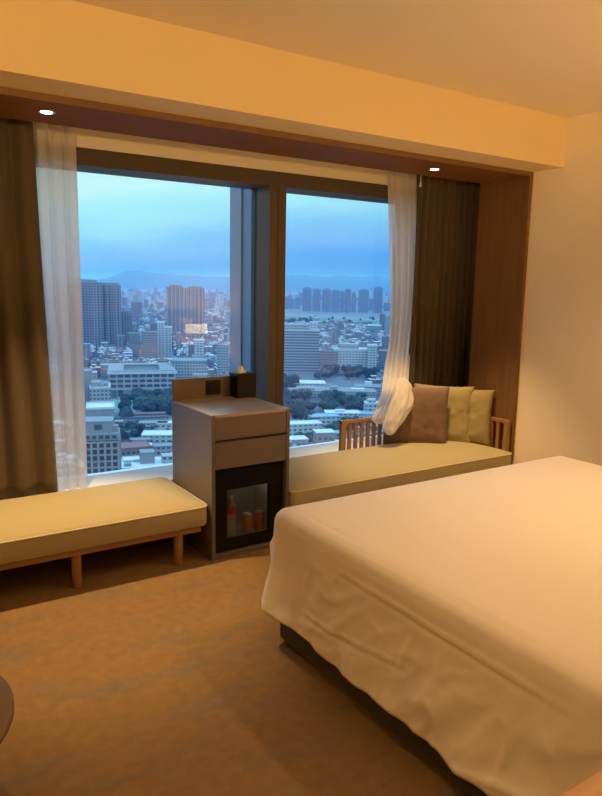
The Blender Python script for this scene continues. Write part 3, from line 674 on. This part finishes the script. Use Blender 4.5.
# framed apartment house, lower left
p = far(97, 300, 330); aa = facing(97)-.06; keep(p, 34)
t = bpy.data.objects.new('apartment_house', None); C.objects.link(t); tag(t, 'tan apartment house with deep window grid at the lower left', 'building'); place(t, p, aa)
AW, AD = 16.5, 16; AH = ztop(98, 442, 330); fl = 3.1
mb = MB(); mb.box(-AW/2, AW/2, .9, AD, 0, AH); kid(mb, 'core', W['opening'], t)
mb = MB()
z = AH
while z > 0: mb.box(-AW/2-.2, AW/2+.2, 0, AD+.2, z-.75, z); z -= fl
kid(mb, 'floor_slabs', W['frame'], t)
for k in range(6):
    xx = -AW/2+k*(AW-1.0)/5; mb = MB(); mb.box(xx, xx+1.0, -.15, 1.2, 0, AH); kid(mb, 'column', W['frame'], t)
for k in range(5):
    yy = .5+k*(AD-1.5)/4; mb = MB(); mb.box(AW/2-.6, AW/2+.3, yy, yy+1.0, 0, AH); kid(mb, 'column', W['frame'], t)
U = ztop(96, 423, 334)
mb = MB(); mb.box(-AW/2, AW/2-3.2, 4, AD, AH, U); kid(mb, 'upper_block', W['blank'], t)
mb = MB(); mb.box(-AW/2-.2, AW/2-3, 3.8, AD+.2, U, U+.8); kid(mb, 'roof', W['roofg'], t)
mb = MB(); mb.box(-AW/2, AW/2, 2.4, AD, AH, AH+3.4); kid(mb, 'setback_floor', W['frame'], t)
for k in range(5):
    mb = MB(); mb.box(-AW/2+.7+k*3.1, -AW/2+2.8+k*3.1, 2.2, 2.6, AH+.9, AH+2.6); kid(mb, 'window', W['opening'], t)
mb = MB(); mb.box(-3.2, .2, 3.7, 4.2, AH+5.2, AH+7.6); kid(mb, 'window', W['opening'], t)
mb = MB(); mb.box(3.6, 7.6, 5.5, 10, AH+3.4, AH+6.5); kid(mb, 'stair_head', W['frame'], t)
# low sheds, lower middle of the left pane
def shed(label, px, py, w, d, h, turn, wall, roof, boxes=(), name='low_building', group=None):
    p = ground(px, py, GZ+h); a = facing(px)+turn; keep(p, .6*math.hypot(w, d))
    return building(name, label, 'building', p, a, w, d, h, wall, roof, boxes, group, parapet=.4)
shed('white box building at the foot of the sill beside the tan apartment house', 132, 461, 9, 8, 16, .1, 'white', 'roofw')
shed('wide pale roofed building with rooftop boxes left of the cabinet', 152, 468, 34, 22, 15, .05, 'white', 'roofw', ((-6, 2, 8, 16, 15.5, 22, 'blank'), (6, 16, 7, 15, 15.5, 19.5, 'pale'), (-15, -11, 4, 8, 15.5, 17, 'roofg')))
shed('maroon roofed building above the pale rooftops', 131, 449, 26, 18, 11, .2, 'brown', 'roofr')
shed('pale roofed shed right of the dark trees', 160, 436, 26, 16, 9, -.1, 'white', 'roofw')
shed('bluish roofed shed below the sports court', 128, 432, 12, 9, 8, .4, 'white', 'roofb')
shed('grey shed with pale roof beside the parked cars', 153, 424, 22, 12, 7, -.05, 'pale', 'roofg')
shed('long low building with a red roof strip by the big tree', 145, 414.5, 34, 7, 6, .02, 'brown', 'roofr')
shed('long dark roofed walkway under the red strip', 138, 418, 50, 6, 5, .02, 'grey', 'roofd')
shed('pale roofed annex at the right of the big tree', 168, 396, 16, 14, 9, 0, 'white', 'roofw')
for k, (px, py, w_, d_, h_, tn, wl, rf) in enumerate(((116, 423, 12, 9, 9, .1, 'pale', 'roofg'), (166, 424, 14, 9, 7, 0, 'white', 'roofw'), (141, 428, 13, 9, 7, -.1, 'grey', 'roofd'), (166, 447, 16, 10, 9, .1, 'pale', 'roofg'), (146, 447, 10, 8, 8, .2, 'white', 'roofw'), (121, 449, 9, 8, 9, .3, 'pale', 'roofb'), (140, 441, 14, 8, 8, 0, 'grey', 'roofg'))):
    shed('small low shed among the trees between the tan apartment house and the cabinet', px, py, w_, d_, h_, tn, wl, rf, group='small sheds among the trees')
# right pane
bld('office_slab', 'large office slab with horizontal glass bands at the left of the right pane', 268, 319.5, 331, 905, 34, 'slabs', roof='roofw', boxes=((-.30, .30, .25, .75, 8, 'pale'), (.32, .48, .2, .8, 11, 'white')))
bld('hospital_building', 'pale angled wing with vertical piers beside the office slab', 322, 337, 352, 900, 20, 'pink', turn=-.35, roof='roofg')
bld('hospital_building', 'long pale hospital building right of the office slab', 336, 371, 350, 905, 26, 'white', turn=.08, roof='roofw', boxes=((-.35, .2, .35, .85, 6, 'pale'),))
bld('hospital_building', 'white stair tower at the right end of the hospital', 370, 379, 346, 900, 18, 'white', turn=.1, roof='roofw')
bld('apartment_block', 'grey block right of the white stair tower', 381, 396, 352, 915, 24, 'grey')
bld('apartment_block', 'pale tower at the far right edge of the right pane', 386, 394, 318, 1500, 24, 'pale')
bld('apartment_block', 'wide pale building with curved looking roof near the river', 369, 382, 326, 1560, 40, 'pale', roof='roofw')
for i, (x0, x1, yt) in enumerate(((302.5, 311.5, 288.5), (312.5, 320.5, 290), (322, 330.8, 290), (331.6, 339.6, 291), (340.6, 344.0, 292), (344.6, 351, 290), (351.6, 356, 294), (358.6, 368.4, 290.5), (373.6, 382.4, 288))):
    w_ = ('first', 'second', 'third', 'fourth', 'fifth', 'sixth', 'seventh', 'eighth', 'ninth')[i]
    bld('riverside_tower', 'tall riverside tower, %s from the left in the hazy row across the river' % w_, x0, x1, yt, 3000, 30, 'tower', group='towers across the river', boxes=((-.3, .3, .2, .8, 6, 'blank'),), wings=((-.15, .15, -.12, 0, 90),))
for i, (x0, x1, yt) in enumerate(((284, 288, 297), (289, 294, 299), (295, 300, 298), (384, 390, 303), (369, 373, 299))):
    bld('distant_tower', 'faint distant tower beside the hazy riverside row', x0, x1, yt, 3250, 26, 'grey', group='faint towers by the riverside row')
shed('long white hall with vertical piers below the office slab', 305, 384, 46, 26, 9, .05, 'white', 'roofw')
shed('long grey roofed hall below the hospital', 332, 392, 92, 34, 8, .03, 'pale', 'roofg', ((-30, -18, 8, 16, 8.5, 11, 'pale'), (-2, 6, 10, 18, 8.5, 12, 'pale'), (20, 34, 6, 14, 8.5, 11, 'roofw')))
shed('long grey roofed hall at the right of the hospital grounds', 378, 388, 50, 26, 9, .05, 'pale', 'roofg', ((-14, -6, 8, 14, 9.5, 14, 'roofw'), (4, 16, 8, 16, 9.5, 12, 'pale')))
shed('white flat roofed house left of the sheer curtain', 373, 404, 13, 12, 14, .15, 'white', 'roofw', ((-4, 3, 4, 9, 14.5, 17.5, 'white'),))
shed('pale long house under the trees at the lower left of the right pane', 303, 425, 32, 14, 9, .28, 'white', 'roofw')
shed('pale stepped house behind the long house', 326, 417.5, 25, 15, 9, .28, 'white', 'roofb')
shed('pale roofed house in the middle of the lower trees', 343, 414, 30, 15, 9, .1, 'white', 'roofw', ((-6, 2, 5, 10, 9.5, 11.5, 'roofw'),))
shed('pale roofed house beside the sheer curtain', 369, 415, 26, 15, 8, .05, 'white', 'roofb')
shed('small grey house beside the slatted seat back', 336, 434, 13, 9, 9, .35, 'grey', 'roofb')

# ground, streets, water
def patch(name, mat, pts, dz, kind='structure'):
    mb = MB(); a = [mb.bm.verts.new((p.x, p.y, GZ+dz)) for p in pts]; b = [mb.bm.verts.new((p.x, p.y, GZ+dz-.6)) for p in pts]; n = len(a)
    mb.bm.faces.new(a); mb.bm.faces.new(b[::-1])
    for i in range(n): mb.bm.faces.new((a[i], a[(i+1) % n], b[(i+1) % n], b[i]))
    o = mb.build(name, mat); o['kind'] = kind; return o
mb = MB(); mb.box(-9000, 18000, 60, 22000, GZ-3, GZ); o = mb.build('city_ground', W['ground']); o['kind'] = 'structure'
def gp(*q): return [ground(x, y) for x, y in q]
patch('river', W['river'], gp((240, 312.2), (290, 313.2), (340, 315.6), (420, 319), (420, 323), (340, 319.5), (290, 316.4), (240, 315)), .5)
patch('river_bank_lawn', W['grass'], gp((240, 315.4), (290, 316.8), (340, 320), (420, 323.4), (420, 328), (360, 324.5), (310, 321.5), (240, 319)), .35)
patch('sports_court_surface', W['court'], gp((112, 413), (124, 413), (122, 400), (112, 400)), .4)
patch('street', W['road'], gp((133, 425), (139, 425), (133, 396), (129, 396)), .4); patch('street', W['road'], gp((121, 410), (124, 410), (120, 397), (117.5, 397)), .6)
patch('car_park', W['road'], gp((118, 433), (175, 428), (175, 419), (133, 420)), .3)
patch('lawn', W['grass'], gp((282, 458), (345, 448), (345, 430), (282, 434)), .4); patch('lawn', W['court'], gp((284, 452), (330, 447), (330, 441.5), (284, 445)), .5)
for (x, y, r) in ((300, 440, 60), (330, 440, 50), (135, 405, 60), (150, 420, 60), (120, 425, 40), (340, 400, 70), (300, 400, 70), (365, 405, 60), (150, 445, 50), (310, 420, 60), (350, 418, 50), (180, 430, 60), (160, 460, 50), (290, 390, 70), (320, 375, 50), (350, 378, 60), (385, 380, 60), (311, 378, 70), (300, 372, 60), (330, 382, 60)): keep(ground(x, y), r)
# hills on the horizon
mb = MB(); nx_, ny_ = 150, 16
def hill(u, v):
    px = -420+u*1350; d = 10500+v*6500; p = far(px, 284, d)
    e = .45+.55*noise.noise(Vector((px*.011, 1.7, 0)))+.34*noise.noise(Vector((px*.035, v*2, 4)))+.10*noise.noise(Vector((px*.1, v*5, 8)))
    e += .34*math.exp(-((px-142)/30)**2)+.25*math.exp(-((px-215)/50)**2)-.25*math.exp(-((px-90)/25)**2)+.3*math.exp(-((px-330)/60)**2)
    return Vector((p.x, p.y, GZ-30+max(40, 150+230*e)*math.sin(PI*min(1, v*1.0))**.8+ (0 if v > .02 else -10)))
mb.grid(nx_, ny_, hill); o = mb.build('hills', W['mount']); o['kind'] = 'structure'
# trees
def crown_mesh(seed, mat, clumps, trunk=True):
    mb = MB(); rnd = random.Random(seed)
    for k in range(clumps):
        r = rnd.uniform(.30, .48); c = Vector((rnd.uniform(-.5, .5), rnd.uniform(-.5, .5), rnd.uniform(.55, 1.05))) if k else Vector((0, 0, .75))
        vs_ = bmesh.ops.create_icosphere(mb.bm, subdivisions=3, radius=r)['verts']
        for v in vs_:
            n_ = v.co.normalized(); v.co *= 1+.35*noise.noise(n_*3+Vector((seed, k, 0)))+.30*noise.noise(n_*8+Vector((seed, k, 3))); v.co.z *= .85; v.co += c
    for f in mb.bm.faces: f.smooth = False
    if trunk: mb.cyl(0, 0, 0, .5, .07, .05, 6, mi=1)
    return mb
protos = []
for s, m in ((1, 'leaf'), (2, 'leaf'), (3, 'leaf2'), (4, 'leaf2')):
    mb = crown_mesh(s, m, 8); me = bpy.data.meshes.new('tree'); bmesh.ops.recalc_face_normals(mb.bm, faces=mb.bm.faces); mb.bm.to_mesh(me); mb.bm.free(); me.materials.append(W[m]); me.materials.append(W['bark']); protos.append(me)
rnd = random.Random(5)
def trees(label, group, spots, kinds, s0, s1):
    for (px, py) in spots:
        o = bpy.data.objects.new('tree', rnd.choice([protos[k] for k in kinds])); C.objects.link(o); p = ground(px, py); s = rnd.uniform(s0, s1)
        o.location = (p.x, p.y, GZ); o.scale = (s, s, s*rnd.uniform(.9, 1.15)); o.rotation_euler = (0, 0, rnd.uniform(0, 6.28)); tag(o, label, 'tree', group)
def blob(x0, x1, y0, y1, n, slope=0.):
    return [(x, y+slope*(x-x0)) for x, y in ((rnd.uniform(x0, x1), rnd.uniform(y0, y1)) for _ in range(n))]
trees('dark leafy tree in the big clump between the school and the cabinet', 'big clump by the school', blob(142, 170, 402, 416, 24), (0, 1, 2), 8, 11.5)
trees('dark leafy tree lining the street from the school', 'street trees by the school', [(126, 404), (127, 410), (128, 416), (129, 422), (140, 404), (138, 399), (125, 420)], (0, 2), 6, 9)
trees('dark tree beside the tan apartment house', 'trees beside the tan apartment house', blob(112, 136, 434, 462, 13), (0, 1), 6, 9)
trees('tree among the sheds left of the cabinet', 'trees among the sheds', blob(136, 175, 424, 436, 7)+blob(150, 175, 440, 462, 7), (0, 2), 4, 6)
trees('dark tree in the grove at the left of the right pane', 'grove left of the right pane', blob(276, 312, 398, 424, 26), (0, 1, 2), 6, 9)
trees('dark tree in front of the office slab', 'trees below the office slab', blob(276, 296, 381, 396, 8), (0, 1), 9, 13)
trees('tree in the strip in front of the hospital', 'trees below the hospital', blob(318, 392, 374, 381, 18), (0, 1, 2), 8, 12)
trees('dark tree in the band between the halls and the pale houses', 'trees in the middle of the right pane', blob(318, 362, 400, 413, 22), (0, 1, 2), 6, 8.5)
trees('green tree in front of the pale houses', 'trees before the pale houses', blob(300, 362, 430, 438, 14, -.08), (2, 3), 5, 7)
trees('small round tree on the lawn above the sill', 'lawn trees', [(290, 447), (296, 446), (302, 444.5), (308.5, 443), (315, 441.5), (321, 441), (327, 440)], (3, 3), 6.0, 7.2)
trees('tree on the far river bank strip', 'river bank trees', blob(284, 392, 321.5, 324.5, 26, .055), (0, 1), 9, 14)
# small houses
hm = []
def house_mesh(i, wall, roof, w, d, h, hut):
    mb = MB(); mb.box(-w/2, w/2, -d/2, d/2, 0, h, mi=0); mb.box(-w/2-.3, w/2+.3, -d/2-.3, d/2+.3, h, h+.5, mi=1)
    if hut: mb.box(-w*.3, w*.15, -d*.1, d*.3, h+.5, h+3.2, mi=0); mb.box(-w*.33, w*.18, -d*.13, d*.33, h+3.2, h+3.6, mi=1); mb.box(w*.22, w*.36, -d*.2, -d*.05, h+.5, h+2.2, mi=2)
    return mb
walls = ('pale', 'white', 'grey', 'brown', 'pink', 'pale', 'white'); roofs = ('roofw', 'roofw', 'roofg', 'roofd', 'roofb', 'roofr', 'roofg', 'roofd', 'roofw', 'roofw')
spots = []; rh = random.Random(11); gang = .35; cg, sg = math.cos(gang), math.sin(gang)
for i in range(-60, 215):
    for j in range(8, 215):
        gx = i*13+(i//4)*6; gy = j*12+(j//3)*6
        x = gx*cg+gy*sg+rh.uniform(-1.5, 1.5); y = -gx*sg+gy*cg+rh.uniform(-2, 2); D = math.hypot(x, y); a = math.atan2(x, y)
        if not (330 < D < 2750 and -.05 < a < 1.02): continue
        if rh.random() < .10+.00004*D: continue
        if D > 1900 and a > .52 and not (D > 2500 and False):
            # leave the river and its banks open
            q = (D-1900)/900
            if a < 1.02: continue
        if any((x-kx)**2+(y-ky)**2 < (r+5)**2 for kx, ky, r in KEEP): continue
        spots.append((D, x, y, a))
spots.sort()
kinds = []
for i in range(24):
    wl = rh.choice(walls); rf = rh.choice(roofs); w_, d_, h_ = rh.uniform(7.5, 12.5), rh.uniform(8, 12), rh.choice((7, 8, 10, 11, 12, 14, 18))
    me = bpy.data.meshes.new('low_house'); mb = house_mesh(i, wl, rf, w_, d_, h_, i % 3 > 0); mb.bm.to_mesh(me); mb.bm.free()
    for m in (W[wl], W[rf], W['tankm']): me.materials.append(m)
    kinds.append((me, wl, rf, w_, d_, h_, i % 3 > 0))
lo_a, hi_a = heading(30), heading(425)
n_ind = 0; rest = MB(); rest_mats = []
for D, x, y, a in spots:
    k = rh.randrange(24); me, wl, rf, w_, d_, h_, hut = kinds[k]
    rz = -gang+rh.choice((0, PI/2))+rh.uniform(-.06, .06); seen = lo_a < a < heading(232) or heading(283) < a < hi_a
    if seen and n_ind < 285:
        n_ind += 1; o = bpy.data.objects.new('low_house', me); C.objects.link(o); o.location = (x, y, GZ); o.rotation_euler = (0, 0, rz); o.scale = (1, 1, rh.uniform(.8, 1.25))
        tag(o, 'small flat roofed house in the nearer rows of the dense city sprawl', 'house', 'low houses of the sprawl')
    else:
        big = rh.random() < .035; hh = h_*rh.uniform(.8, 1.2)*(2.3 if big else 1); mat = Matrix.Translation((x, y, GZ)) @ Matrix.Rotation(rz, 4, 'Z')
        ids = []
        for mn in (wl, rf):
            if mn not in rest_mats: rest_mats.append(mn)
            ids.append(rest_mats.index(mn))
        rest.box(-w_/2, w_/2, -d_/2, d_/2, 0, hh, mat, ids[0]); rest.box(-w_/2-.3, w_/2+.3, -d_/2-.3, d_/2+.3, hh, hh+.5, mat, ids[1])
        if hut: rest.box(-w_*.3, w_*.15, -d_*.1, d_*.3, hh+.5, hh+3.2, mat, ids[1])
o = rest.build('city_houses', [W[m] for m in rest_mats]); tag(o, 'countless tiny rooftops of the far city sprawl fading into haze', 'houses', None, 'stuff')
# far bank: specks of houses beyond the river and up to the hills
rest = MB(); rest_mats = ['pale', 'white', 'grey']
for k in range(1500):
    D = rh.uniform(2800, 7000); a = rh.uniform(lo_a-.15, hi_a+.15); x, y = D*math.sin(a), D*math.cos(a)
    if D < 3400 and heading(280) < a: continue
    if any((x-kx)**2+(y-ky)**2 < (r_+25)**2 for kx, ky, r_ in KEEP): continue
    w_ = rh.uniform(14, 40); hh = rh.choice((10, 14, 18, 24, 40, 60)); mat = Matrix.Translation((x, y, GZ)) @ Matrix.Rotation(rh.uniform(0, 1.5), 4, 'Z')
    rest.box(-w_/2, w_/2, -10, 10, 0, hh, mat, rh.randrange(3))
o = rest.build('far_city', [W[m] for m in rest_mats]); tag(o, 'faint far city at the foot of the hills', 'houses', None, 'stuff')
mb = MB()
for k in range(700):
    D = rh.uniform(360, 2400); a = rh.uniform(lo_a-.1, hi_a+.1); x, y = D*math.sin(a), D*math.cos(a)
    if any((x-kx)**2+(y-ky)**2 < (r_+6)**2 for kx, ky, r_ in KEEP): continue
    r = rh.uniform(3.5, 7)
    vs_ = bmesh.ops.create_icosphere(mb.bm, subdivisions=1, radius=r)['verts']; dz = rh.uniform(2, 6)
    for v in vs_: v.co = v.co*(1+.25*noise.noise(v.co*.4+Vector((k, 0, 0))))+Vector((x, y, GZ+dz))
o = mb.build('street_greenery', W['leaf']); tag(o, 'dark specks of greenery between the city houses', 'greenery', None, 'stuff')
# evening haze over the city
hz = bpy.data.materials.new('evening haze'); hz.use_nodes = True; nt = hz.node_tree; nt.nodes.clear()
out = N(nt, 'ShaderNodeOutputMaterial'); sc = N(nt, 'ShaderNodeVolumeScatter'); sc.inputs['Density'].default_value = HAZE; sc.inputs['Color'].default_value = (.07, .36, 1, 1); sc.inputs['Anisotropy'].default_value = .0
nt.links.new(sc.outputs[0], out.inputs['Volume'])
mb = MB(); mb.box(-8000, 17000, 40, 21000, GZ-2, 150); o = mb.build('haze', hz); tag(o, 'blue evening haze lying over the city', 'haze', None, 'stuff')
#CITY_END
# ------------------------------------------------------------------ world
w = bpy.data.worlds.new('dusk'); S.world = w; w.use_nodes = True; nt = w.node_tree; nt.nodes.clear()
out = N(nt, 'ShaderNodeOutputWorld'); bg = N(nt, 'ShaderNodeBackground'); tc = N(nt, 'ShaderNodeTexCoord'); sp = N(nt, 'ShaderNodeSeparateXYZ')
L = nt.links.new
mp = N(nt, 'ShaderNodeMapping'); mp.inputs['Scale'].default_value = (3.0, 3.0, 15.); mp.inputs['Location'].default_value = (1.4, .3, 0)
no = N(nt, 'ShaderNodeTexNoise'); no.inputs['Scale'].default_value = 1.0; no.inputs['Detail'].default_value = 5; no.inputs['Roughness'].default_value = .5
ma = N(nt, 'ShaderNodeMath', operation='MULTIPLY_ADD'); ma.inputs[1].default_value = .085; 
sb = N(nt, 'ShaderNodeMath', operation='SUBTRACT'); sb.inputs[1].default_value = .5
az = N(nt, 'ShaderNodeMath', operation='MULTIPLY_ADD'); az.inputs[1].default_value = -.11   # the sky is brighter towards the left of the view
cr = N(nt, 'ShaderNodeValToRGB'); e = cr.color_ramp.elements
def lin(r, g, b): return tuple(((c/255+.055)/1.055)**2.4 if c > 10 else c/255/12.92 for c in (r, g, b))+(1,)
e[0].position = 0.; e[0].color = lin(92, 162, 240); e[1].position = 1.; e[1].color = lin(138, 197, 255)
for p, c in ((.014, (92, 170, 250)), (.036, (121, 189, 255)), (.063, (130, 210, 255)), (.084, (158, 234, 254)), (.105, (165, 245, 255)), (.128, (195, 255, 255)), (.2, (205, 250, 255)), (.4, (165, 220, 255))):
    k = e.new(p); k.color = lin(*c)
L(tc.outputs['Generated'], sp.inputs[0]); L(tc.outputs['Generated'], mp.inputs[0]); L(mp.outputs[0], no.inputs['Vector'])
L(no.outputs['Fac'], sb.inputs[0]); L(sb.outputs[0], ma.inputs[0]); L(sp.outputs[2], ma.inputs[2])
L(sp.outputs[0], az.inputs[0]); L(ma.outputs[0], az.inputs[2])
ad = N(nt, 'ShaderNodeMath', operation='ADD'); ad.inputs[1].default_value = .042; L(az.outputs[0], ad.inputs[0])
L(ad.outputs[0], cr.inputs['Fac']); L(cr.outputs['Color'], bg.inputs['Color']); mr = N(nt, 'ShaderNodeMapRange'); mr.inputs[1].default_value = .2; mr.inputs[2].default_value = .6; mr.inputs[3].default_value = 1.; mr.inputs[4].default_value = 3.0; L(sp.outputs[2], mr.inputs[0]); L(mr.outputs[0], bg.inputs['Strength']); L(bg.outputs[0], out.inputs[0])

vs = S.view_settings; vs.view_transform = 'Standard'; vs.look = 'None'; vs.exposure = 0.; vs.gamma = 1.; vs.use_curve_mapping = False
S.cycles.max_bounces = 10; S.cycles.diffuse_bounces = 5; S.cycles.transparent_max_bounces = 24; S.cycles.sample_clamp_indirect = 6.
